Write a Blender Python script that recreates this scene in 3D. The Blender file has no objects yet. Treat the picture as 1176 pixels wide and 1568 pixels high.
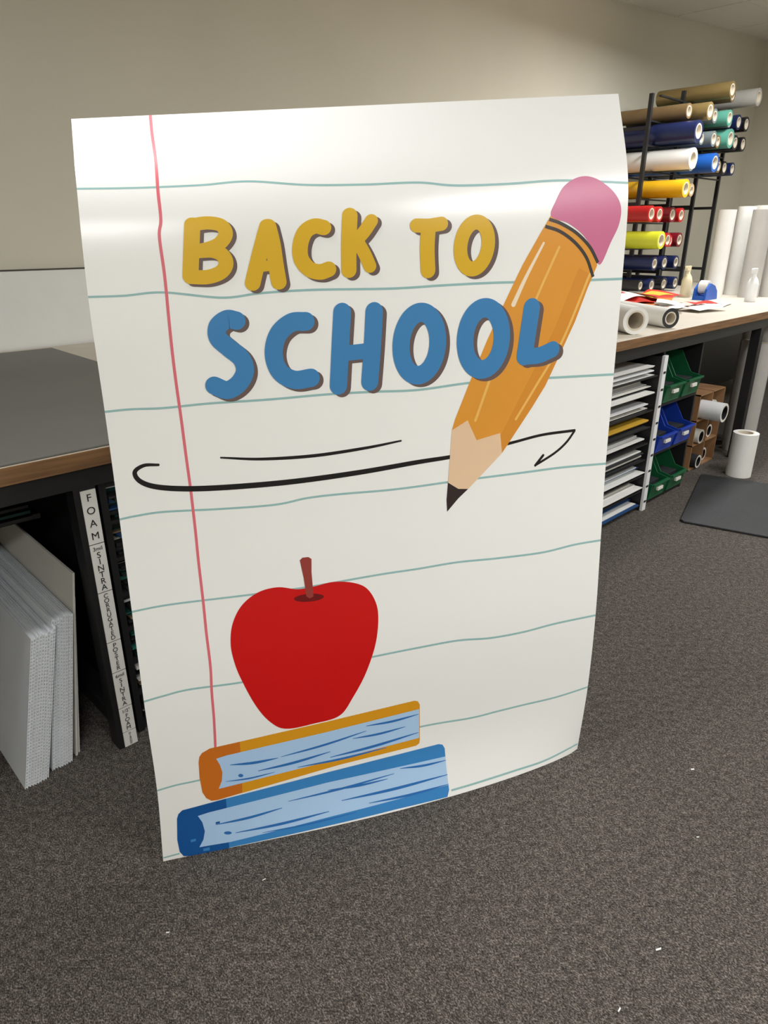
import bpy, bmesh, math, random
from mathutils import Vector, Matrix
random.seed(7)
scene = bpy.context.scene
scene.view_settings.view_transform = 'Standard'
scene.view_settings.look = 'None'
scene.view_settings.exposure = 0.0

# ------------------------------------------------------------------ materials
def lin(c):
    return tuple(((v/255)/12.92 if v/255 <= 0.04045 else ((v/255+0.055)/1.055)**2.4) for v in c) + (1.0,)

def mat(name, rgb, rough=0.6, metal=0.0, var=0.06, scale=8.0, bump=0.0, bscale=60.0, spec=0.5, emit=0.0, trans=0.0):
    m = bpy.data.materials.new(name); m.use_nodes = True
    nt = m.node_tree; b = nt.nodes['Principled BSDF']
    tc = nt.nodes.new('ShaderNodeTexCoord')
    n = nt.nodes.new('ShaderNodeTexNoise'); n.inputs['Scale'].default_value = scale; n.inputs['Detail'].default_value = 4
    nt.links.new(tc.outputs['Object'], n.inputs['Vector'])
    r = nt.nodes.new('ShaderNodeValToRGB')
    c = lin(rgb)
    r.color_ramp.elements[0].position = 0.3; r.color_ramp.elements[1].position = 0.7
    r.color_ramp.elements[0].color = tuple(x*(1-var) for x in c[:3])+(1,)
    r.color_ramp.elements[1].color = tuple(min(1, x*(1+var)) for x in c[:3])+(1,)
    nt.links.new(n.outputs['Fac'], r.inputs['Fac']); nt.links.new(r.outputs['Color'], b.inputs['Base Color'])
    b.inputs['Roughness'].default_value = rough; b.inputs['Metallic'].default_value = metal
    b.inputs['Specular IOR Level'].default_value = spec
    b.inputs['Transmission Weight'].default_value = trans
    if bump > 0:
        n2 = nt.nodes.new('ShaderNodeTexNoise'); n2.inputs['Scale'].default_value = bscale; n2.inputs['Detail'].default_value = 3
        nt.links.new(tc.outputs['Object'], n2.inputs['Vector'])
        bp = nt.nodes.new('ShaderNodeBump'); bp.inputs['Strength'].default_value = bump; bp.inputs['Distance'].default_value = 0.01
        nt.links.new(n2.outputs['Fac'], bp.inputs['Height']); nt.links.new(bp.outputs['Normal'], b.inputs['Normal'])
    if emit > 0:
        b.inputs['Emission Color'].default_value = c; b.inputs['Emission Strength'].default_value = emit
    return m

def carpet_mat():
    m = bpy.data.materials.new('carpet'); m.use_nodes = True
    nt = m.node_tree; b = nt.nodes['Principled BSDF']
    tc = nt.nodes.new('ShaderNodeTexCoord')
    mp = nt.nodes.new('ShaderNodeMapping'); mp.inputs['Scale'].default_value = (1.0, 0.6, 1.0); mp.inputs['Rotation'].default_value = (0, 0, 0.5)
    nt.links.new(tc.outputs['Object'], mp.inputs['Vector'])
    n = nt.nodes.new('ShaderNodeTexNoise'); n.inputs['Scale'].default_value = 320; n.inputs['Detail'].default_value = 2; n.inputs['Roughness'].default_value = 0.8
    n2 = nt.nodes.new('ShaderNodeTexNoise'); n2.inputs['Scale'].default_value = 2.2; n2.inputs['Detail'].default_value = 4
    n3 = nt.nodes.new('ShaderNodeTexNoise'); n3.inputs['Scale'].default_value = 70; n3.inputs['Detail'].default_value = 4; n3.inputs['Roughness'].default_value=.8
    nt.links.new(mp.outputs['Vector'], n.inputs['Vector']); nt.links.new(tc.outputs['Object'], n2.inputs['Vector']); nt.links.new(mp.outputs['Vector'], n3.inputs['Vector'])
    mxn = nt.nodes.new('ShaderNodeMix'); mxn.data_type='FLOAT'; mxn.inputs[0].default_value=.33
    nt.links.new(n.outputs['Fac'], mxn.inputs[2]); nt.links.new(n3.outputs['Fac'], mxn.inputs[3])
    r = nt.nodes.new('ShaderNodeValToRGB')
    r.color_ramp.elements[0].position = 0.37; r.color_ramp.elements[0].color = lin((35, 32, 30))
    r.color_ramp.elements[1].position = 0.65; r.color_ramp.elements[1].color = lin((152, 144, 136))
    e = r.color_ramp.elements.new(0.5); e.color = lin((80, 75, 71))
    nt.links.new(mxn.outputs[0], r.inputs['Fac'])
    mx = nt.nodes.new('ShaderNodeMix'); mx.data_type = 'RGBA'; mx.blend_type = 'MULTIPLY'; mx.inputs[0].default_value = 0.4
    r2 = nt.nodes.new('ShaderNodeValToRGB'); r2.color_ramp.elements[0].position = 0.3; r2.color_ramp.elements[1].position = 0.7
    r2.color_ramp.elements[0].color = (0.75, 0.75, 0.75, 1); r2.color_ramp.elements[1].color = (1, 1, 1, 1)
    nt.links.new(n2.outputs['Fac'], r2.inputs['Fac'])
    nt.links.new(r.outputs['Color'], mx.inputs[6]); nt.links.new(r2.outputs['Color'], mx.inputs[7])
    nt.links.new(mx.outputs[2], b.inputs['Base Color'])
    b.inputs['Roughness'].default_value = 0.95; b.inputs['Specular IOR Level'].default_value = 0.1
    bp = nt.nodes.new('ShaderNodeBump'); bp.inputs['Strength'].default_value = 0.5; bp.inputs['Distance'].default_value = 0.004
    nt.links.new(n.outputs['Fac'], bp.inputs['Height']); nt.links.new(bp.outputs['Normal'], b.inputs['Normal'])
    return m

def wood_mat():
    m = bpy.data.materials.new('bench_edge_wood'); m.use_nodes = True
    nt = m.node_tree; b = nt.nodes['Principled BSDF']
    tc = nt.nodes.new('ShaderNodeTexCoord'); mp = nt.nodes.new('ShaderNodeMapping'); mp.inputs['Scale'].default_value = (1.5, 30, 30)
    n = nt.nodes.new('ShaderNodeTexNoise'); n.inputs['Scale'].default_value = 3; n.inputs['Detail'].default_value = 5
    r = nt.nodes.new('ShaderNodeValToRGB')
    r.color_ramp.elements[0].position = .3; r.color_ramp.elements[0].color = lin((98, 70, 44))
    r.color_ramp.elements[1].position = .7; r.color_ramp.elements[1].color = lin((142, 104, 66))
    nt.links.new(tc.outputs['Object'], mp.inputs['Vector']); nt.links.new(mp.outputs['Vector'], n.inputs['Vector'])
    nt.links.new(n.outputs['Fac'], r.inputs['Fac']); nt.links.new(r.outputs['Color'], b.inputs['Base Color'])
    b.inputs['Roughness'].default_value = .55
    return m

M = {}
M['carpet'] = carpet_mat()
M['wood'] = wood_mat()
M['wall'] = mat('wall_beige_paint', (220, 216, 201), 0.8, var=0.03, scale=1.5, bump=0.05, bscale=200)
M['ceiling'] = mat('ceiling_paint', (226, 224, 217), 0.9, var=0.02)
M['panel'] = mat('white_backboard', (238, 239, 236), 0.5, var=0.02)
M['black'] = mat('black_steel', (28, 28, 30), 0.45, var=0.1)
M['darkgrey'] = mat('dark_grey_rubber', (40, 42, 45), 0.6, var=0.1, bump=0.2)
M['mat'] = mat('grey_cutting_mat', (108, 108, 104), 0.55, var=0.04, scale=3)
M['top'] = mat('bench_laminate', (206, 198, 184), 0.5, var=0.04)
M['white'] = mat('white_plastic', (232, 234, 236), 0.45, var=0.02)
M['offwhite'] = mat('offwhite_paper', (222, 220, 212), 0.7, var=0.04)
M['paper'] = mat('paper_white', (236, 236, 232), 0.6, var=0.03)
M['card'] = mat('cardboard', (150, 112, 76), 0.85, var=0.1)
M['corelight'] = mat('roll_core_board', (214, 204, 186), 0.8, var=0.05)
M['corrug'] = mat('corrugated_plastic', (238, 242, 247), 0.35, var=0.03)
M['acryl'] = mat('dark_green_acrylic', (22, 60, 55), 0.2, var=0.2)
M['clear'] = mat('clear_wrap', (222, 220, 216), 0.15, var=0.05, trans=0.35)
M['skirt'] = mat('trim_paint', (70, 66, 60), 0.7)
def col(name, rgb, rough=0.4, **k):
    if name not in M: M[name] = mat(name, rgb, rough, **k)
    return M[name]

# ------------------------------------------------------------------ mesh builder
class MB:
    def __init__(s): s.v=[]; s.f=[]; s.m=[]; s.mats=[]; s.sm=[]
    def mi(s, m):
        if m not in s.mats: s.mats.append(m)
        return s.mats.index(m)
    def add(s, vs, fs, m, T=None, smooth=False):
        o=len(s.v); i=s.mi(m)
        for p in vs:
            p=Vector(p)
            s.v.append(tuple(T@p) if T is not None else tuple(p))
        for f in fs: s.f.append([o+k for k in f]); s.m.append(i); s.sm.append(smooth)
    def box(s, x0,x1,y0,y1,z0,z1, m, T=None):
        vs=[(x0,y0,z0),(x1,y0,z0),(x1,y1,z0),(x0,y1,z0),(x0,y0,z1),(x1,y0,z1),(x1,y1,z1),(x0,y1,z1)]
        s.add(vs,[(0,3,2,1),(4,5,6,7),(0,1,5,4),(1,2,6,5),(2,3,7,6),(3,0,4,7)],m,T)
    def lathe(s, p0, p1, prof, m, n=32, cap0=True, cap1=True):
        p0=Vector(p0); p1=Vector(p1); ax=(p1-p0); L=ax.length; ax.normalize()
        a=ax.orthogonal().normalized(); b=ax.cross(a)
        vs=[]
        for t,r in prof:
            for k in range(n):
                th=2*math.pi*k/n
                vs.append(p0+ax*L*t+(a*math.cos(th)+b*math.sin(th))*r)
        fs=[]
        for i in range(len(prof)-1):
            for k in range(n):
                fs.append((i*n+k, i*n+(k+1)%n,(i+1)*n+(k+1)%n,(i+1)*n+k))
        s.add(vs,fs,m,smooth=True)
        if cap0: s.add(vs[:n],[list(range(n))[::-1]],m)
        if cap1: s.add(vs[-n:],[list(range(n))],m)
    def tube(s, p0, p1, r, m, mend=None, rc=None, core=None, n=32):
        """hollow roll with a visible material ring, a board core and an open bore"""
        mend=mend or m; core=core or M['corelight']; rc=rc or r*0.62; ri=rc*0.82
        p0=Vector(p0); p1=Vector(p1); ax=(p1-p0).normalized()
        s.lathe(p0,p1,[(0,r),(1,r)],m,n,False,False)
        a=ax.orthogonal().normalized(); b=ax.cross(a)
        def ring(c,rr): return [c+(a*math.cos(2*math.pi*k/n)+b*math.sin(2*math.pi*k/n))*rr for k in range(n)]
        for c in (p0,p1):
            for (ra,rb,mm) in ((r,rc,mend),(rc,ri,core)):
                vs=ring(c,ra)+ring(c,rb)
                s.add(vs,[(k,(k+1)%n,n+(k+1)%n,n+k) for k in range(n)],mm)
        s.lathe(p0,p1,[(0,ri),(1,ri)],core,n,False,False)
    def prism(s, poly, d0, d1, m, axis='x', T=None):
        def P(d,a,b): return {'x':(d,a,b),'y':(a,d,b),'z':(a,b,d)}[axis]
        n=len(poly); vs=[P(d0,a,b) for a,b in poly]+[P(d1,a,b) for a,b in poly]
        fs=[list(range(n))[::-1], list(range(n,2*n))]+[(k,(k+1)%n,n+(k+1)%n,n+k) for k in range(n)]
        s.add(vs,fs,m,T)
    def obj(s, name, bevel=0.0, parent=None, recalc=True):
        me=bpy.data.meshes.new(name); me.from_pydata(s.v,[],s.f)
        for m in s.mats: me.materials.append(m)
        for p,i,sm in zip(me.polygons,s.m,s.sm): p.material_index=i; p.use_smooth=sm
        me.update()
        if recalc:
            bm=bmesh.new(); bm.from_mesh(me); bmesh.ops.recalc_face_normals(bm,faces=bm.faces); bm.to_mesh(me); bm.free()
        o=bpy.data.objects.new(name,me); scene.collection.objects.link(o)
        if bevel>0:
            md=o.modifiers.new('bevel','BEVEL'); md.width=bevel; md.segments=2; md.limit_method='ANGLE'; md.angle_limit=math.radians(50)
        if parent: o.parent=parent
        return o

# world axes: +x runs along the benches, +y runs towards the back wall
ANG = math.radians(43.9)
DX, DY = math.cos(ANG), math.sin(ANG)
def rw(x, y):
    """floor measurement taken along the poster's own survey axes -> room axes"""
    a=x+.941; b=y-1.6
    return (a*DX+b*DY, -a*DY+b*DX)

# ------------------------------------------------------------------ room shell
X0,X1,Y0,Y1=-3.2,9.3,-4.5,1.9
def cz(x): return 2.918+0.069*x
b=MB(); b.box(X0-.1,X1+.1,Y0-.1,Y1+.1,-.08,0,M['carpet']); b.obj('floor')
b=MB(); b.prism([(X0,0),(X1,0),(X1,cz(X1)),(X0,cz(X0))],Y1,Y1+.1,M['wall'],'y'); b.obj('wall_back')
b=MB(); b.prism([(X0,0),(X1,0),(X1,cz(X1)),(X0,cz(X0))],Y0-.1,Y0,M['wall'],'y'); b.obj('wall_front')
b=MB(); b.box(X1,X1+.1,Y0-.1,Y1+.1,0,cz(X1),M['wall']); b.obj('wall_right')
b=MB(); b.box(X0-.1,X0,Y0-.1,Y1+.1,0,cz(X0),M['wall']); b.obj('wall_left')
b=MB(); b.prism([(X0-.1,cz(X0)),(X1+.1,cz(X1)),(X1+.1,cz(X1)+.08),(X0-.1,cz(X0)+.08)],Y0-.1,Y1+.1,M['ceiling'],'y')
c=b.obj('ceiling')
b=MB()
for k in range(11):
    yy=Y1-.03-k*.61
    b.prism([(X0,cz(X0)-.008),(X1,cz(X1)-.008),(X1,cz(X1)),(X0,cz(X0))],yy-.012,yy+.012,M['offwhite'],'y')
for k in range(10):
    xx=X0+.4+k*1.22
    b.box(xx-.012,xx+.012,Y0,Y1,cz(xx)-.009,cz(xx)+.001,M['offwhite'])
b.obj('trim_1')
b=MB(); b.box(X0,X1,Y1-.012,Y1,0,.1,M['skirt']); b.obj('baseboard_back')
b=MB(); b.box(X1-.012,X1,Y0,Y1-.012,0,.1,M['skirt']); b.obj('baseboard_right')
b=MB(); b.box(X0+.02,2.9,Y1-.025,Y1,.9,1.33,M['panel']); b.box(X0+.02,2.9,Y1-.028,Y1,1.33,1.336,M['skirt']); b.obj('wall_backboard_panel')

# ------------------------------------------------------------------ poster
rows=[ # trace left x,y ; trace right x,y ; left 3d ; right 3d
 ((109,182),(947,143),(-.623,1.560,1.709),(.570,1.928,1.812)),
 ((117,288),(962,277),(-.580,1.429,1.577),(.5935,1.845,1.611)),
 ((135,455),(953,427),(-.577,1.396,1.383),(.5974,1.812,1.392)),
 ((160,630),(940,573),(-.573,1.380,1.160),(.601,1.796,1.156)),
 ((183,795),(928,710),(-.570,1.362,.928),(.604,1.778,.917)),
 ((202,937),(920,827),(-.565,1.338,.712),(.609,1.754,.699)),
 ((220,1075),(912,942),(-.560,1.313,.486),(.614,1.729,.471)),
 ((240,1210),(900,1052),(-.558,1.302,.230),(.6155,1.718,.228)),
 ((250,1320),(884,1147),(-.568,1.293,.001),(.606,1.709,.001))]
K=[1.22,1.287,1.286,1.275,1.264,1.254,1.245,1.229,1.218]
SW,RH=1.2455,.228
def to_room(p): x,y=rw(p[0],p[1]); return Vector((x,y,p[2]))
LP=[to_room(r[2]) for r in rows]; RP=[to_room(r[3]) for r in rows]
nh=Vector(rw(.334,-.943))-Vector(rw(0,0)); nh=Vector((nh.x,nh.y,0)).normalized()
def cat(A,w):
    i=max(0,min(int(w),len(A)-2)); f=w-i
    p1,p2=A[i],A[i+1]
    p0=A[i-1] if i>0 else p1*2-p2
    p3=A[i+2] if i+2<len(A) else p2*2-p1
    return .5*((2*p1)+(p2-p0)*f+(2*p0-5*p1+4*p2-p3)*f*f+(3*p1-p0-3*p2+p3)*f**3)
def g(a): a=max(0,min(1,a)); return (a**1.3)*((1-a)**.7)/.274
def S(s,w):
    P=cat(LP,w).lerp(cat(RP,w),s)
    if w>7:
        a=s*1.22/(s*1.22+1-s); f=w-7
        P=P+nh*(.047*g(a)*f*f)
    return P
def N(s,w):
    # slightly widened stencil: a stiff sheet has a smooth curvature
    e=.01
    s0,s1=max(0,s-e),min(1,s+e); w0,w1=max(0,w-.3),min(8,w+.3)
    return (S(s,w1)-S(s,w0)).cross(S(s1,w)-S(s0,w)).normalized()
def T(x,y):
    """trace of the printed artwork -> sheet coordinates in metres"""
    def ly(i):
        (ax,ay),(bx,by)=rows[i][0],rows[i][1]; a=(x-ax)/(bx-ax)
        return ay+a*(by-ay)+(19*g(a) if i==8 else 0)
    i=0
    while i<7 and y>ly(i+1): i+=1
    f=(y-ly(i))/(ly(i+1)-ly(i)); f=max(0 if i==0 else f,min(1 if i==7 else f,f))
    xl=rows[i][0][0]*(1-f)+rows[i+1][0][0]*f; xr=rows[i][1][0]*(1-f)+rows[i+1][1][0]*f
    a=max(0,min(1,(x-xl)/(xr-xl))); k=K[i]*(1-f)+K[i+1]*f
    s=a/(a+k*(1-a)); w=max(0,min(8,i+f))
    return Vector((s*SW,w*RH))
NS,NW=40,96
M['sheet']=mat('poster_semi_gloss',(244,245,244),.25,var=.006,scale=2,spec=.65)
def ink(name,rgb,rough=.34): return col('ink_'+name,rgb,rough,var=.015,spec=.35)
G=[[S(i/NS,8*j/NW) for i in range(NS+1)] for j in range(NW+1)]
GN=[[N(i/NS,8*j/NW) for i in range(NS+1)] for j in range(NW+1)]
def SG(s,w,o):
    u=s*NS; v=w*NW/8; i=min(NS-1,int(u)); j=min(NW-1,int(v)); fu=u-i; fv=v-j
    P=G[j][i].lerp(G[j][i+1],fu).lerp(G[j+1][i].lerp(G[j+1][i+1],fu),fv)
    n=GN[j][i].lerp(GN[j][i+1],fu).lerp(GN[j+1][i].lerp(GN[j+1][i+1],fu),fv).normalized()
    return P+n*o, n
b=MB(); q=NS+1
fr=[G[j][i] for j in range(NW+1) for i in range(NS+1)]
frn=[GN[j][i] for j in range(NW+1) for i in range(NS+1)]
bk=[G[j][i]-GN[j][i]*.003 for j in range(NW+1) for i in range(NS+1)]
ff=[]
for j in range(NW):
    for i in range(NS):
        a=j*q+i; ff.append((a,a+q,a+q+1,a+1))
b.add(fr,ff,M['sheet'],smooth=True)
b.add(bk,[f[::-1] for f in ff],M['sheet'],smooth=True)
n0=len(fr); rim=[]
for j in range(NW):
    a=j*q; rim.append((a,n0+a,n0+a+q,a+q)); a+=NS; rim.append((a,a+q,n0+a+q,n0+a))
for i in range(NS):
    a=i; rim.append((a,a+1,n0+a+1,n0+a)); a=NW*q+i; rim.append((a,n0+a,n0+a+1,a+1))
b.add(fr+bk,rim,M['sheet'])
poster=b.obj('back_to_school_poster',recalc=False)
me=poster.data
ln=[]
for l in me.loops:
    ln.append(tuple(frn[l.vertex_index]) if l.vertex_index<n0 else (0,0,0))
me.normals_split_custom_set(ln)

def spl(pts,n=10,closed=False):
    A=[Vector(p) for p in pts]; out=[]
    m=len(A); seg=m if closed else m-1
    for i in range(seg):
        p1,p2=A[i],A[(i+1)%m]
        p0=A[i-1] if (closed or i>0) else p1*2-p2
        p3=A[(i+2)%m] if (closed or i+2<m) else p2*2-p1
        for k in range(n):
            f=k/n
            out.append(.5*((2*p1)+(p2-p0)*f+(2*p0-5*p1+4*p2-p3)*f*f+(3*p1-p0-3*p2+p3)*f**3))
    if not closed: out.append(A[-1])
    return out
class Art:
    def __init__(s,name,m,layer): s.name=name; s.m=m; s.layer=layer; s.bm=bmesh.new(); s.k=0
    def face(s,pts,z):
        vs=[s.bm.verts.new((p.x,p.y,z)) for p in pts]
        try: f=s.bm.faces.new(vs); f.normal_update()
        except ValueError: pass
    def z(s): s.k+=1; return min(s.k,14)*.000005
    def poly(s,pts,smooth=False,off=(0,0)):
        if smooth: pts=[(p.x,p.y) for p in spl(pts,8,True)]
        P=[T(x+off[0],y+off[1]) for x,y in pts]
        s.face(P,s.z())
    def stroke(s,pts,w,off=(0,0),smooth=True,closed=False,taper=None,cap=True):
        if smooth and len(pts)>2: Q=spl(pts,10,closed)
        elif len(pts)==2: Q=[Vector(pts[0]).lerp(Vector(pts[1]),k/6) for k in range(7)]
        else: Q=[Vector(p) for p in pts]
        P=[T(p.x+off[0],p.y+off[1]) for p in Q]
        n=len(P); z=s.z(); W=[]
        for i in range(n):
            ww=w*(.00134+.0000005*(Q[i].x-300))*.5
            if taper: ww*=taper(i/(n-1))
            W.append(ww)
        Nn=[]
        for i in range(n):
            a=P[(i-1)%n] if closed else P[max(0,i-1)]; c=P[(i+1)%n] if closed else P[min(n-1,i+1)]
            t=(c-a); t=t.normalized() if t.length>1e-9 else Vector((1,0)); Nn.append(Vector((-t.y,t.x)))
        for i in range(n if closed else n-1):
            j=(i+1)%n
            s.face([P[i]+Nn[i]*W[i],P[j]+Nn[j]*W[j],P[j]-Nn[j]*W[j],P[i]-Nn[i]*W[i]],z)
        if cap and not closed:
            for i,sg in ((0,1),(n-1,-1)):
                base=math.atan2(Nn[i].y,Nn[i].x)
                s.face([P[i]+Vector((math.cos(base+sg*math.pi*k/12),math.sin(base+sg*math.pi*k/12)))*W[i] for k in range(13)],z)
    def done(s):
        bm=s.bm
        bm.normal_update()
        bmesh.ops.triangulate(bm,faces=bm.faces[:],quad_method='BEAUTY',ngon_method='EAR_CLIP')
        xs=[v.co.x for v in bm.verts]; ys=[v.co.y for v in bm.verts]
        for j in range(1,NW):
            y=8*RH*j/NW
            if min(ys)<y<max(ys): bmesh.ops.bisect_plane(bm,geom=bm.verts[:]+bm.edges[:]+bm.faces[:],plane_co=(0,y,0),plane_no=(0,1,0),dist=1e-6)
        for i in range(1,NS):
            x=SW*i/NS
            if min(xs)<x<max(xs): bmesh.ops.bisect_plane(bm,geom=bm.verts[:]+bm.edges[:]+bm.faces[:],plane_co=(x,0,0),plane_no=(1,0,0),dist=1e-6)
        nn=[]
        bm.verts.index_update()
        for v in bm.verts:
            sx=max(0,min(1,v.co.x/SW)); w=max(0,min(8,v.co.y/RH)); o=.0002+s.layer*.0001+v.co.z
            v.co,n=SG(sx,w,o); nn.append(tuple(n))
        for f in bm.faces:
            f.smooth=True
            f.normal_update()
            if f.normal.dot(nh)<0: f.normal_flip()
        me=bpy.data.meshes.new(s.name); bm.to_mesh(me); bm.free(); me.materials.append(s.m)
        me.normals_split_custom_set_from_vertices(nn)
        o=bpy.data.objects.new(s.name,me); scene.collection.objects.link(o); o.parent=poster; return o

A=Art('ruled_lines',ink('ruled_line',(150,190,190)),0)
for L in [
 [(114,289),(180,288),(240,286),(310,283),(380,278),(470,282),(560,281),(640,278),(700,282),(780,279),(860,274),(962,277)],
 [(134,455),(190,453),(250,448),(340,456),(400,449),(480,444),(600,442),(680,437),(760,433),(850,431),(953,427)],
 [(159,631),(200,627),(250,625),(320,618),(410,612),(500,604),(570,600),(640,597),(720,586),(790,581),(850,578),(941,573)],
 [(182,796),(210,790),(250,784),(330,780),(420,773),(470,763),(520,757),(590,751),(640,745),(690,738),(800,724),(860,716),(929,710)],
 [(201,937),(240,929),(280,923),(380,911),(470,899),(580,880),(640,871),(700,861),(760,855),(830,846),(880,834),(921,827)],
 [(219,1075),(250,1066),(290,1056),(370,1045),(480,1025),(580,1004),(640,992),(700,981),(750,977),(800,968),(850,955),(912,942)],
 [(239,1211),(270,1202),(303,1195),(400,1172),(500,1146),(643,1113),(720,1100),(760,1090),(800,1080),(850,1068),(900,1052)],
 [(250,1314),(275,1307)],[(682,1213),(720,1202),(780,1183),(830,1166),(884,1139)]]:
    A.stroke(L,3.6,cap=False)
A.done()
A=Art('margin_line',ink('margin_line',(224,112,124)),1)
A.stroke([(230,176),(233,210),(238,250),(242,300),(246,340),(244,365),(252,420),(258,480),(264,540),(270,590),(277,640),(285,700),(292,750),(299,810),(304,860),(311,920),(316,970),(322,1020),(324,1060),(327,1100),(329,1150)],4.6,cap=False)
A.done()
A=Art('swoosh_arrow',ink('black',(18,16,18)),2)
A.stroke([(242,710),(220,711),(206,721),(214,735),(240,744),(290,747),(360,744),(450,736),(550,722),(640,706),(700,696),(780,677),(830,664),(880,657)],8.5,taper=lambda t: .5+.6*math.sin(math.pi*min(1,t*1.15))if t<.87 else .5)
A.stroke([(880,658),(868,675),(850,692),(820,712)],4,cap=True); A.stroke([(820,712),(832,696)],4.5)
A.stroke([(338,699),(400,701),(480,696),(560,684),(614,673)],4.8,taper=lambda t:.6+.5*math.sin(math.pi*t))
A.done()
# pencil
A=Art('pencil_body',ink('pencil_orange',(224,152,52)),3)
A.poly([(842,328),(862,342),(885,358),(903,380),(914,406),(900,440),(880,492),(858,540),(835,590),(815,622),(769,692),(766,661),(730,672),(716,642),(692,657),(697,640),(718,588),(745,522),(775,458),(800,405),(825,358)])
A.done()
A=Art('pencil_facet',ink('pencil_dark_facet',(216,142,46)),4)
A.poly([(886,410),(908,422),(900,440),(880,492),(858,540),(835,590),(815,622),(769,692),(767,664),(800,600),(850,500)])
A.done()
A=Art('pencil_eraser',ink('eraser_pink',(206,112,150)),4)
A.poly([(842,330),(850,305),(862,284),(880,271),(900,268),(922,276),(940,293),(949,315),(946,342),(934,370),(918,405),(906,380),(890,358),(868,341)],True)
A.done()
A=Art('pencil_highlights',ink('pencil_light',(238,186,96)),5)
A.stroke([(855,378),(835,425),(815,470)],4); A.stroke([(903,420),(868,505),(845,550),(790,640)],4); A.stroke([(752,575),(728,642)],4.5)
A.done()
A=Art('pencil_shine',ink('pencil_white',(244,226,200)),5)
A.stroke([(831,372),(805,425),(786,466)],7.5,taper=lambda t:.5+.5*t); A.done()
A=Art('pencil_bands',ink('band_dark',(58,52,50)),6)
A.stroke([(839,335),(858,342),(882,357),(902,378),(915,402)],5,cap=False); A.stroke([(833,346),(856,354),(879,371),(897,394),(908,424)],5,cap=False)
A.done()
A=Art('pencil_wood_tip',ink('wood_tip',(232,200,166)),6)
A.poly([(692,657),(716,642),(730,672),(766,661),(769,692),(742,722),(716,749),(700,748),(686,740),(689,700)]); A.done()
A=Art('pencil_lead',ink('lead_dark',(48,36,36)),7)
A.poly([(686,739),(702,748),(717,748),(702,762),(685,782),(684,765)]); A.done()
# lettering
yel=[dict(p=[(294,347),(293,385),(292,424)]),dict(p=[(294,347),(318,344),(338,348),(345,361),(336,375),(318,383),(298,387)],w=21),
 dict(p=[(298,387),(325,386),(341,393),(346,406),(338,418),(318,425),(292,425)],w=22),
 dict(p=[(387,434),(395,400),(402,372),(408,349)]),dict(p=[(410,349),(417,376),(422,405),(427,432)]),dict(p=[(394,410),(420,407)],w=16),
 dict(p=[(494,350),(480,348),(466,357),(459,377),(461,398),(474,413),(490,417),(503,413)]),
 dict(p=[(534,331),(533,370),(534,414)]),dict(p=[(567,339),(556,356),(541,373)],w=20),dict(p=[(546,371),(557,389),(566,408)],w=20),
 dict(p=[(636,346),(655,346),(674,343)],w=21),dict(p=[(654,348),(653,380),(655,414)]),
 dict(c=(725,376,21,36),w=22)]
blu=[dict(p=[(362,491),(348,489),(334,500),(334,517),(350,532),(369,548),(375,567),(366,586),(348,597),(328,590)]),
 dict(p=[(468,492),(446,494),(426,512),(419,541),(428,568),(450,581),(476,578)]),
 dict(p=[(524,478),(521,530),(518,590)]),dict(p=[(573,477),(570,530),(566,584)]),dict(p=[(522,541),(568,536)],w=23),
 dict(c=(642,526,28,48)),dict(c=(740,518,28,47)),
 dict(p=[(814,471),(808,510),(803,544)]),dict(p=[(803,545),(825,543),(846,534)],w=24)]
def letters(name,data,w0,m,layer,off=(0,0)):
    A=Art(name,m,layer)
    for d in data:
        w=d.get('w',w0)
        if 'p' in d: A.stroke(d['p'],w,off=off)
        else:
            cx,cy,rx,ry=d['c']
            A.stroke([(cx+rx*math.cos(2*math.pi*k/14)-3*math.sin(2*math.pi*k/14),cy+ry*math.sin(2*math.pi*k/14)) for k in range(14)],w,off=off,closed=True)
    A.done()
letters('back_to_drop_shadow',yel,23.5,ink('shadow_brown',(104,86,84)),8,(6,4))
letters('back_to_lettering',yel,23.5,ink('mustard',(220,176,30)),10)
letters('school_drop_shadow',blu,28,ink('shadow_brown',(104,86,84)),8,(6,4))
letters('school_lettering',blu,28,ink('school_blue',(58,130,188)),10)
# apple
A=Art('apple',ink('apple_red',(204,18,18)),3)
A.poly([(353,985),(356,955),(370,927),(395,907),(425,899),(455,902),(480,898),(510,891),(540,892),(562,901),(576,924),(579,952),(574,990),(560,1030),(540,1066),(519,1094),(480,1106),(437,1114),(412,1103),(390,1078),(369,1040),(358,1012)],True); A.done()
A=Art('apple_dimple',ink('apple_dimple_dark',(110,18,20)),5)
A.poly([(473+23*math.cos(k*math.pi/10),915+6*math.sin(k*math.pi/10)-.08*23*math.cos(k*math.pi/10)) for k in range(20)]); A.done()
A=Art('apple_stem',ink('stem_brown',(150,62,54)),6)
A.poly([(459,857),(463,853),(472,852),(477,855),(477,875),(480,913),(474,916),(469,913),(465,885)]); A.done()
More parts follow.
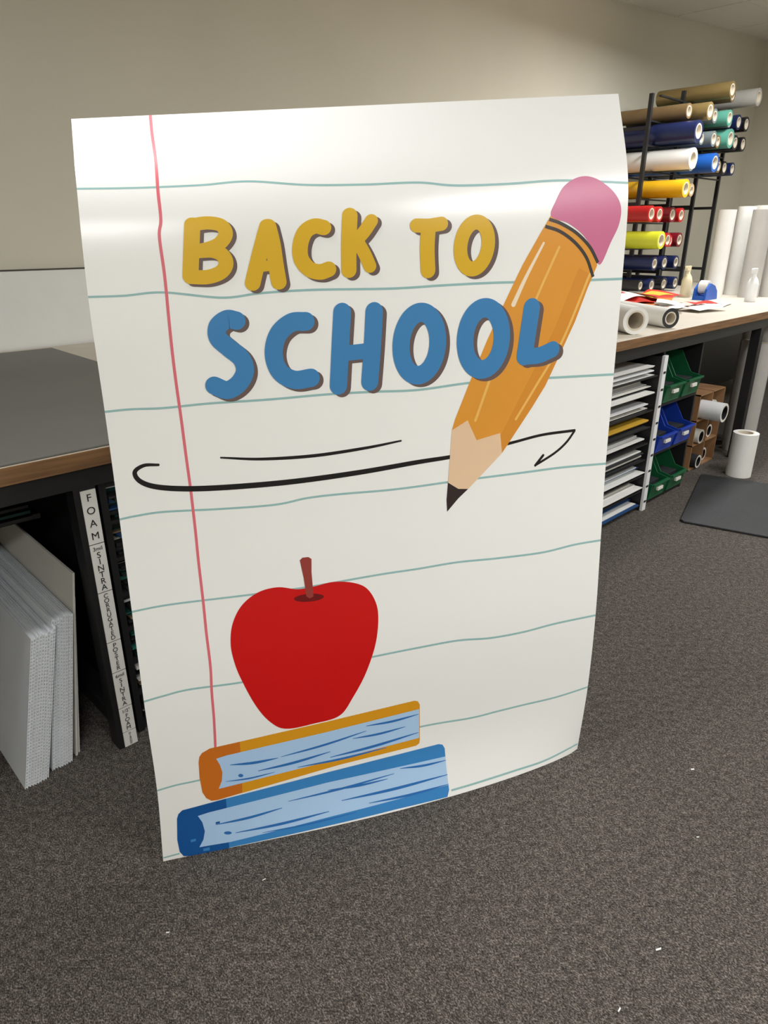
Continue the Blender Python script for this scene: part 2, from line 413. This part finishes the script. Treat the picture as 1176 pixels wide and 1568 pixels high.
# books
A=Art('orange_book_cover',ink('book_gold',(220,154,30)),5)
A.poly([(303,1166),(304,1157),(308,1151),(320,1144),(360,1135),(500,1103),(634,1071),(639,1072),(642,1077),(642,1088),(642,1134),(641,1140),(636,1144),(520,1172),(332,1224),(323,1225),(315,1221),(309,1212),(305,1190)]); A.done()
A=Art('orange_book_spine',ink('book_rust',(204,112,32)),6)
A.poly([(303,1166),(304,1157),(308,1151),(320,1144),(366,1134),(370,1213),(332,1224),(323,1225),(315,1221),(309,1212),(305,1190)]); A.done()
A=Art('orange_book_pages',ink('page_blue',(174,208,244)),7)
A.poly([(330,1160),(345,1155),(500,1119),(641,1084),(641,1131),(520,1162),(372,1198),(334,1207),(339,1195),(340,1182),(336,1170)]); A.done()
A=Art('blue_book_cover',ink('book_blue',(60,134,200)),4)
A.poly([(270,1252),(272,1245),(278,1239),(290,1236),(345,1222),(500,1184),(670,1142),(676,1143),(679,1149),(679,1160),(679,1212),(675,1222),(600,1240),(500,1264),(290,1312),(281,1311),(275,1304),(271,1285)]); A.done()
A=Art('blue_book_spine',ink('book_navy',(24,86,156)),5)
A.poly([(270,1252),(272,1245),(278,1239),(290,1236),(345,1222),(350,1299),(290,1312),(281,1311),(275,1304),(271,1285)]); A.done()
A=Art('blue_book_pages',ink('page_blue',(174,208,244)),6)
A.poly([(302,1248),(318,1243),(500,1200),(679,1162),(679,1205),(500,1252),(352,1289),(305,1297),(311,1285),(313,1272),(309,1258)]); A.done()
A=Art('page_edge_streaks',ink('streak_blue',(48,112,184)),9)
for (a,c,w) in [((352,1170),(425,1160),5),((395,1180),(505,1151),5),((430,1158),(560,1118),4),((505,1160),(640,1122),5),((560,1110),(640,1092),4),((345,1196),(420,1182),3),((455,1175),(590,1146),4),((540,1130),(620,1112),4),
  ((330,1262),(430,1238),5),((360,1275),(500,1244),5),((440,1228),(600,1188),4),((520,1228),(679,1190),5),((610,1180),(679,1168),4),((400,1275),(540,1245),3),((500,1212),(590,1196),4),((560,1232),(679,1204),4)]:
    mx=((a[0]+c[0])/2,(a[1]+c[1])/2+2)
    A.stroke([a,mx,c],w,taper=lambda t:.25+.85*math.sin(math.pi*t))
A.poly([(368+4*math.cos(k*.6283),1187+2.5*math.sin(k*.6283)) for k in range(10)]); A.poly([(348+6*math.cos(k*.6283),1275+2.5*math.sin(k*.6283)) for k in range(10)])
A.done()

# ------------------------------------------------------------------ left bench
b=MB()
b.box(-2.4,1.75,-.03,1.86,.925,.97,M['wood']); b.box(-2.398,1.748,-.026,1.858,.9695,.9712,M['top'])
b.box(-2.38,1.73,-.005,.045,.865,.925,M['black']); b.box(-2.38,1.73,1.78,1.83,.865,.925,M['black'])
for x in (-2.36,-1.0,.155,1.67):
    b.box(x,x+.06,-.005,.055,0,.865,M['black']); b.box(x,x+.06,1.76,1.82,0,.865,M['black']); b.box(x,x+.06,.055,1.76,.865,.925,M['black'])
    b.box(x,x+.06,.055,1.76,.08,.13,M['black'])
b.box(-2.36,1.7,1.2,1.22,.05,.86,M['black'])  # dark sheet added to stand in for the shade under the bench
bench=b.obj('work_bench',bevel=.003)
b=MB(); b.box(-2.3,.76,-.022,1.77,.9714,.979,M['mat']); b.obj('cutting_mat',bevel=.003)
lab=MB()
secs=[('FOAM',.16),('3mil|SINTRA',.15),('CORRUGATED',.165),('POSTER',.105),('6mil|SINTRA',.13),('1/2"|FOAM',.09),('DIBOND',.055)]
z=.858; zs=[]
for t,h in secs:
    lab.box(.172,.213,-.008,-.0055,z-h+.0025,z,M['paper']); zs.append((t,z,h)); z-=h+.0005
labo=lab.obj('shelf_label_strip')
def text(body,x,y,z,size,parent,m=None,rot=(math.pi/2,0,0)):
    cu=bpy.data.curves.new('letter','FONT'); cu.body=body; cu.size=size; cu.align_x='CENTER'; cu.align_y='CENTER'; cu.extrude=.0003
    cu.materials.append(m or M['black']); o=bpy.data.objects.new('label_text',cu); o.location=(x,y,z); o.rotation_euler=rot
    scene.collection.objects.link(o); o.parent=parent
for t,zt,h in zs:
    parts=t.split('|'); zz=zt-.004
    if len(parts)==2: text(parts[0],.1925,-.0085,zz-.009,.016,labo); zz-=.019
    wd=parts[-1]; hh=(zz-(zt-h+.006))/len(wd)
    for k,ch in enumerate(wd): text(ch,.1925,-.0085,zz-hh*(k+.5),min(.030,hh*1.25),labo)

def leaning(b,x,y0,y1,h,th,lean,m):
    s=math.tan(lean)*h
    vs=[(x,y0,0),(x+th,y0,0),(x+th,y1,0),(x,y1,0),(x+s,y0,h),(x+th+s,y0,h),(x+th+s,y1,h),(x+s,y1,h)]
    b.add(vs,[(0,3,2,1),(4,5,6,7),(0,1,5,4),(1,2,6,5),(2,3,7,6),(3,0,4,7)],m)
def fluted(b,x,y0,y1,h,th,lean,m):
    """twin-wall sheet: two skins with short webs showing on the front edge"""
    leaning(b,x,y0,y1,h,th*.22,lean,m); leaning(b,x+th*.78,y0,y1,h,th*.22,lean,m); leaning(b,x+th*.22,y0+.006,y1,h-.003,th*.56,lean,m)
    nweb=46; s=math.tan(lean)
    for k in range(nweb):
        z=h*(k+.5)/nweb; xx=x+s*z
        b.box(xx+th*.2,xx+th*.8,y0+.0008,y0+.0065,z-.0016,z+.0016,m)
b=MB()
for k in range(9): fluted(b,-.115+k*.0075,.025+random.uniform(0,.006),.95,.47+random.uniform(-.006,.006),.0068,.215,M['corrug'])
for k in range(8): fluted(b,-.030+k*.0075,.045+random.uniform(0,.006),1.0,.49+random.uniform(-.006,.006),.0068,.17,M['corrug'])
leaning(b,.046,.065,.85,.60,.006,.15,M['offwhite']); leaning(b,.056,.075,.8,.52,.006,.14,M['white'])
b.obj('corrugated_plastic_sheets')
b=MB()
for k in range(4): leaning(b,-.75+k*.02,.25,1.1,.5+.04*k,.008,.15,M['acryl'])
for k in range(5): b.box(-1.6,.1,.2+.01*k,1.15,.74+k*.014,.748+k*.014,M['acryl'] if k%2 else M['black'])
for xx in (-1.55,-.9): b.box(xx,xx+.03,.25,1.1,0,.74,M['black'])
b.box(-1.55,.13,.23,1.12,.725,.74,M['black'])
b.obj('acrylic_sheet_rack')
b=MB()
for xx in (.235,1.6): b.box(xx,xx+.02,.03,1.15,0,.855,M['black'])
zz=.03
cols=[M['acryl'],M['offwhite'],M['black'],M['darkgrey'],col('teal_sheet',(40,110,100)),M['white'],col('kraft_sheet',(150,130,100)),col('blue_sheet',(40,80,130))]
for k in range(7):
    b.box(.255,1.6,.03,1.15,zz-.012,zz,M['black'])
    t=zz
    while t<zz+.085:
        h=random.choice([.003,.005,.006,.012]); o=random.uniform(0,.05); b.box(.26+random.uniform(0,.02),1.58,.03+o,1.1,t+.0008,t+h,random.choices(cols,[3,1.2,4,4,1.5,1,1,1])[0]); t+=h+.001
    zz+=.118
b.obj('sheet_storage_rack')

# ------------------------------------------------------------------ right bench
RZ=1.02
b=MB()
b.box(1.9,7.6,-.2,1.86,RZ-.045,RZ,M['wood']); b.box(1.902,7.598,-.197,1.858,RZ-.0005,RZ+.0012,M['top'])
b.box(1.92,7.58,-.175,-.125,RZ-.11,RZ-.045,M['black']); b.box(1.92,7.58,1.78,1.83,RZ-.11,RZ-.045,M['black'])
for x in (1.92,4.62,7.5):
    b.box(x,x+.06,-.175,-.115,0,RZ-.11,M['black']); b.box(x,x+.06,1.77,1.83,0,RZ-.11,M['black']); b.box(x,x+.06,-.115,1.77,RZ-.11,RZ-.045,M['black'])
b.box(1.95,7.5,.9,.92,.04,RZ-.12,M['black'])  # black sheet in place of the shadow beneath this bench
b.obj('work_bench',bevel=.003)
b=MB()
b.box(2.3,2.32,-.17,.55,0,.885,M['black']); b.box(3.20,3.22,-.17,.55,0,.885,M['black'])
b.box(3.205,3.245,-.185,-.170,0,.89,M['white'])
for k in range(9): b.box(3.212,3.238,-.187,-.1855,.05+k*.093,.062+k*.093,M['black'])
zz=.03
pc=[M['paper'],M['offwhite'],M['paper'],M['white'],M['paper'],M['darkgrey']]
for k in range(9):
    b.box(2.32,3.20,-.165,.55,zz-.008,zz,M['black'])
    t=zz+.001; top=zz+random.uniform(.03,.062)
    while t<top:
        h=random.uniform(.002,.008); o=random.uniform(-.02,.10)
        mm=random.choice(pc)
        if k==5 and t>top-.02: mm=col('yellow_sheet',(214,170,60))
        if k in(0,2) and random.random()<.4: mm=col('blue_sheet',(40,80,130))
        b.box(2.34+random.uniform(0,.03),3.19-random.uniform(0,.06),-.16+o,.5,t,t+h-.0006,mm); t+=h
    zz+=.095
b.obj('paper_shelf_rack')
green=col('green_plastic',(22,92,56),.4); blue=col('blue_plastic',(26,62,170),.4)
def bin_(x,y,z,m,w=.205,d=.34,h=.235):
    b=MB(); prof=[(0,0),(-.02,.10),(.05,.115),(.12,h),(d,h),(d,0)]
    pr=[(y+a,z+c) for a,c in prof]
    b.prism(pr,x,x+.006,m,'x'); b.prism(pr,x+w-.006,x+w,m,'x')
    b.box(x+.006,x+w-.006,y,y+d,z,z+.006,m); b.box(x+.006,x+w-.006,y+d-.006,y+d,z+.006,z+h,m)
    b.prism([(y,z+.006),(y+.006,z+.006),(y-.012,z+.10),(y-.02,z+.10)],x+.006,x+w-.006,m,'x')
    b.box(x+.004,x+w-.004,y-.032,y-.016,z+.09,z+.102,m)
    b.box(x+.07,x+w-.07,y-.026,y-.012,z+.05,z+.07,M['offwhite'])
    b.box(x+.02,x+w-.02,y+.03,y+d-.02,z+.0065,z+.09,M['darkgrey'])
    b.obj('storage_bin',bevel=.0015)
for r,(z0,m) in enumerate([(.035,green),(.325,blue),(.615,green)]):
    for x in (3.30,3.54): bin_(x,-.165,z0,m)
b=MB()
for x in (3.262,3.765): b.box(x,x+.02,-.15,.3,0,.9,M['black'])
for z0 in (.02,.31,.60): b.box(3.282,3.765,-.15,.3,z0-.01,z0+.014,M['black'])
b.obj('bin_shelf')
b=MB()
for x in (4.10,4.30,4.5): b.box(x,x+.008,-.06,.35,0,.52,M['card'])
for z0 in (0,.17,.34,.512): b.box(4.10,4.508,-.06,.35,z0,z0+.008,M['card'])
b.box(4.10,4.508,.345,.353,0,.52,M['card'])
cub=b.obj('cardboard_cubby')
b=MB()
for (x,lev,r,l,m) in [(4.20,0,.045,.02,M['darkgrey']),(4.40,0,.045,-.03,M['offwhite']),(4.20,1,.048,.01,M['offwhite']),(4.40,1,.045,-.02,M['darkgrey']),(4.20,2,.062,.13,M['white']),(4.41,2,.045,-.02,M['offwhite'])]:
    zz=(.008,.178,.348)[lev]+r+.001
    b.tube((x,-.06-l,zz),(x,.3,zz),r,m,mend=M['offwhite'],rc=r*.75,core=M['black'])
b.obj('paper_rolls',parent=cub)
b=MB(); b.tube((4.28,-.32,.0),(4.28,-.32,.29),.078,M['paper'],rc=.05); b.obj('white_vinyl_roll')
b=MB()
for (x,y,r,h) in [(4.85,-.05,.06,.8),(5.0,.02,.05,.86),(5.12,-.06,.06,.75),(5.28,.0,.06,.85)]:
    b.tube((x,y,0),(x,y,h),r,M['clear'],rc=r*.7)
b.obj('clear_film_rolls')
b=MB(); Tm=Matrix.Translation((3.20,-.41,0))@Matrix.Rotation(math.radians(16),4,'Z')
b.prism([(0.02,-.86),(.9,-.86),(.92,-.84),(.92,-.02),(.9,0),(.02,0),(0,-.02),(0,-.84)],0.0,.014,M['darkgrey'],'z',Tm)
b.obj('anti_fatigue_mat',bevel=.005)

def dirv(a): return Vector((math.cos(math.radians(a)),math.sin(math.radians(a)),0))
b=MB(); p=Vector((2.93,-.13,RZ+.002+.068)); b.tube(p,p+dirv(55)*.75,.068,M['paper'],rc=.05)
p=Vector((3.30,-.14,RZ+.002+.052)); b.tube(p,p+dirv(62)*.8,.052,M['paper'],mend=M['darkgrey'],rc=.034)
b.obj('white_paper_rolls')
b=MB(); b.tube((4.58,.93,RZ+.025),(5.05,.72,RZ+.025),.022,M['card'],rc=.019); b.obj('cardboard_tube')
def sheet(b,x,y,w,h,rot,z0,m,cur=.02):
    n=12; vs=[];fs=[]; R=Matrix.Translation((x,y,0))@Matrix.Rotation(math.radians(rot),4,'Z')
    for i in range(n+1):
        for j in range(n+1):
            u=i/n;v=j/n; vs.append((w*u,h*v,z0+cur*(abs(math.sin(u*3.1+v*1.7))*.6+(u-.5)**2)))
    for i in range(n):
        for j in range(n): a=i*(n+1)+j; fs.append((a,a+n+1,a+n+2,a+1))
    b.add(vs,fs,m,R,True)
zt=RZ+.004
red=col('print_red',(205,50,40)); ora=col('print_orange',(225,130,50)); pbl=col('print_blue',(60,90,170)); yl=col('print_yellow',(230,190,70))
b=MB(); sheet(b,2.25,-.17,.52,.42,5,zt,col('print_purple',(110,50,80)),.004); sheet(b,2.35,.1,.42,.32,-8,zt+.01,red,.008); b.obj('printed_sheets')
b=MB()
for a in [(3.95,.20,.6,.33,8,zt,M['paper'],.012),(4.0,.42,.5,.30,-5,zt+.012,red,.05),(4.38,.38,.42,.28,8,zt+.028,red,.06),(4.30,.32,.25,.2,20,zt+.04,ora,.03),(4.35,.48,.30,.20,-6,zt+.05,yl,.03),
  (3.9,.46,.42,.24,5,zt+.05,M['paper'],.05),(4.0,.55,.22,.14,12,zt+.08,red,.03),(3.84,.40,.3,.25,-14,zt+.03,red,.05),(4.62,.10,.33,.22,10,zt,M['paper'],.01),(4.15,.06,.3,.2,-12,zt+.008,M['offwhite'],.02),(4.05,.28,.22,.16,35,zt+.03,ora,.02),
  (4.05,.12,.26,.18,22,zt+.02,M['paper'],.05),(4.4,.2,.2,.15,-30,zt+.02,red,.02)]: sheet(b,*a)
b.obj('printed_sheets')
b=MB()
b.tube((5.45,.50,RZ+.002),(5.45,.50,1.66),.062,M['paper'],rc=.045)
b.tube((5.60,.56,RZ+.002),(5.60,.56,1.64),.055,M['clear'],rc=.04); b.tube((5.78,.48,RZ+.002),(5.78,.48,1.69),.07,M['paper'],rc=.045)
b.tube((5.62,.30,RZ+.002),(5.62,.30,1.66),.075,M['clear'],rc=.05); b.tube((5.80,.22,RZ+.002),(5.80,.22,1.68),.08,M['clear'],rc=.05); b.tube((5.98,.42,RZ+.002),(5.98,.42,1.7),.08,M['offwhite'],rc=.05)
b.tube((6.05,.2,RZ+.002),(6.05,.2,1.72),.08,M['paper'],rc=.05)
b.obj('standing_film_rolls')
def bottle(x,y,m):
    b=MB(); z0=RZ+.002
    b.lathe((x,y,z0),(x,y,z0+.25),[(0,.036),(.03,.04),(.5,.04),(.62,.03),(.72,.014),(.8,.014)],m,24)
    b.box(x-.045,x+.02,y-.012,y+.012,z0+.2,z0+.235,m); b.box(x-.06,x-.045,y-.008,y+.008,z0+.215,z0+.23,m)
    b.prism([(x-.02,z0+.2),(x-.035,z0+.165),(x-.028,z0+.165),(x-.01,z0+.2)],y-.006,y+.006,m,'y')
    b.obj('spray_bottle',bevel=.002)
bottle(5.22,.14,M['white']); bottle(5.24,.64,col('bottle_cream',(226,214,180)))
b=MB(); z0=RZ+.002; bl=col('dispenser_blue',(24,84,180))
pr=[(5.05,z0),(5.27,z0),(5.25,z0+.06),(5.2,z0+.10),(5.12,z0+.12),(5.06,z0+.08)]
b.prism(pr,.40,.415,bl,'y'); b.prism(pr,.485,.50,bl,'y')
b.box(5.05,5.27,.415,.485,z0,z0+.03,bl); b.tube((5.13,.418,z0+.09),(5.13,.482,z0+.09),.05,M['offwhite'],rc=.035)
b.obj('tape_dispenser')

# ------------------------------------------------------------------ vinyl roll rack
navy=col('vinyl_navy',(22,34,76),.35); gold=col('vinyl_gold',(138,118,74),.35,metal=.3); tan=col('vinyl_tan',(176,150,110),.4); yv=col('vinyl_yellow',(226,176,24),.35)
rv=col('vinyl_red',(176,24,26),.35); lime=col('vinyl_lime',(206,212,54),.35); teal=col('vinyl_teal',(90,160,142),.35); bv=col('vinyl_blue',(34,92,176),.35); mar=col('vinyl_maroon',(110,20,32),.3); grv=col('vinyl_grey',(110,120,122),.3); blk=col('vinyl_black',(26,26,30),.3)
sil=col('vinyl_silver',(176,174,168),.3); brn=col('vinyl_brown',(120,98,66),.4)
wv=M['paper']
R=[ # x, z centre, r, front y, back y, colour
 (5.35,1.09,.052,.98,1.8,navy),(5.57,1.09,.052,.98,1.8,blk),(5.79,1.09,.052,.98,1.8,navy),(5.235,1.09,.045,1.02,1.8,blk),(5.68,1.09,.045,1.02,1.8,navy),
 (5.35,1.26,.054,.98,1.8,navy),(5.57,1.26,.054,1.0,1.8,navy),(5.79,1.26,.054,1.0,1.8,navy),
 (5.35,1.44,.068,.95,1.8,lime),(5.57,1.44,.056,1.0,1.8,rv),(5.79,1.44,.058,1.0,1.8,mar),(5.68,1.43,.045,1.03,1.8,rv),
 (5.18,1.635,.06,.98,1.8,rv),(5.36,1.635,.058,1.0,1.8,rv),(5.59,1.635,.058,1.0,1.8,mar),(5.80,1.635,.056,1.02,1.8,rv),(5.70,1.625,.045,1.04,1.8,mar),
 (5.59,1.83,.068,.92,1.8,yv),(5.75,1.83,.058,1.0,1.8,tan),(5.88,1.83,.05,1.0,1.8,tan),
 (5.64,2.05,.078,.92,1.8,wv),(5.80,2.03,.06,1.0,1.8,grv),(5.92,2.03,.045,1.03,1.8,blk),(6.14,2.05,.075,.95,1.8,bv),(6.29,2.04,.05,1.0,1.8,navy),(6.42,2.04,.05,1.03,1.8,brn),(6.60,2.04,.055,1.05,1.8,blk),(6.78,2.04,.055,1.05,1.8,navy),
 (5.62,2.24,.078,.90,1.8,navy),(5.79,2.23,.06,.98,1.8,navy),(5.92,2.22,.048,1.0,1.8,grv),(6.11,2.23,.06,.98,1.8,grv),(6.25,2.22,.05,1.0,1.8,brn),(6.38,2.25,.075,.95,1.8,teal),(6.62,2.24,.06,1.0,1.8,blk),(6.80,2.24,.06,1.0,1.8,blk),
 (5.82,2.40,.065,.92,1.62,gold),(5.66,2.395,.055,1.02,1.62,brn),(6.11,2.40,.055,1.0,1.6,grv),(6.29,2.40,.06,.95,1.6,teal),(6.42,2.39,.048,1.0,1.6,sil),(6.62,2.40,.06,1.0,1.6,navy),(6.80,2.40,.06,1.0,1.6,blk),
 (6.18,2.59,.062,.92,1.55,gold),(6.40,2.58,.05,1.0,1.55,brn),(6.76,2.60,.07,.92,1.55,sil)]
b=MB()
posts=(5.46,6.01,6.5,7.0)
for x in posts:
    tz=2.52 if x<6 else 2.60
    b.box(x-.015,x+.015,1.235,1.265,RZ+.0015,tz,M['black']); b.box(x-.015,x+.015,1.685,1.715,RZ+.0015,2.30,M['black'])
    for zb in (1.16,1.72,2.28): b.box(x-.012,x+.012,1.265,1.685,zb-.012,zb+.012,M['black'])
for zb in (1.030,1.20,1.365,1.57,1.755,1.965,2.155,2.33,2.52):
    for y in (1.25,1.70):
        if y>1.3 and zb>2.3: continue
        xa=5.08 if zb<1.6 else (5.45 if zb<2.5 else 5.6); xb=5.95 if zb<1.9 else 7.0
        b.box(xa,xb,y-.012,y+.012,zb-.005,zb+.006,M['black'])
rack=b.obj('vinyl_roll_rack')
b=MB()
for x,z0,r,fy,by,m in R: b.tube((x,fy,z0),(x,by,z0),r,m,rc=r*.7,n=28)
b.obj('vinyl_rolls',parent=rack)

# scraps on the carpet
b=MB()
def scrap(px,py,l,w,a):
    R_=Matrix.Translation((px,py,.0))@Matrix.Rotation(a,4,'Z'); b.prism([(-l,-w*.3),(l*.6,-w),(l,w*.2),(-l*.8,w)],.0005,.0025,M['paper'],'z',R_)
for (x,y,l,w,a) in [(.41,.80,.015,.003,.6),(.62,1.06,.008,.0025,.4),(.93,1.62,.006,.003,.3),(.49,.93,.006,.002,1),(-.30,1.24,.005,.001,.6),(.84,1.37,.004,.0015,.2),(-.5,1.1,.004,.0015,.2)]:
    xx,yy=rw(x,y); scrap(xx,yy,l,w,a-ANG)
b.obj('paper_scraps')

# ------------------------------------------------------------------ lights
M['diff']=mat('light_diffuser',(255,254,250),.5,emit=2.0)
def panel(x,y,z,sx,sy,power,colr=(1,.992,.975)):
    b=MB(); b.box(x-sx/2-.03,x+sx/2+.03,y-sy/2-.03,y+sy/2+.03,z+.012,z+.07,M['white']); b.box(x-sx/2,x+sx/2,y-sy/2,y+sy/2,z+.006,z+.0115,M['diff'])
    for dx in (-sx*.4,sx*.4): b.box(x+dx-.006,x+dx+.006,y-.006,y+.006,z+.07,cz(x+dx),M['black'])
    f=b.obj('ceiling_or_fill_light')
    l=bpy.data.lights.new('lamp','AREA'); l.shape='RECTANGLE'; l.size=sx; l.size_y=sy; l.energy=power; l.color=colr
    o=bpy.data.objects.new('lamp',l); o.location=(x,y,z); scene.collection.objects.link(o); o.parent=f
panel(.10,-.36,2.62,.30,.18,12)
panel(-1.4,-3.2,2.6,1.2,.5,62)  # added fill behind the camera, to brighten the poster front
panel(1.4,-3.0,2.7,1.2,.5,60)  # second unseen fill panel, added to light the poster from the front
panel(3.8,-1.6,2.85,1.2,.3,46)
panel(5.4,.2,3.0,1.2,.3,62)
panel(7.6,-2.2,3.1,1.2,.3,66)
w=bpy.data.worlds.new('world'); scene.world=w; w.use_nodes=True
w.node_tree.nodes['Background'].inputs[0].default_value=(.8,.85,1,1); w.node_tree.nodes['Background'].inputs[1].default_value=.3

# ------------------------------------------------------------------ camera
cam=bpy.data.cameras.new('camera'); co=bpy.data.objects.new('camera',cam); scene.collection.objects.link(co)
cx,cy=rw(0,0)
co.location=(cx,cy,1.5); co.rotation_euler=(math.radians(90-22.2),0,-ANG)
cam.sensor_fit='VERTICAL'; cam.sensor_height=36; cam.lens=24.1; cam.clip_start=.02; cam.clip_end=60
scene.camera=co
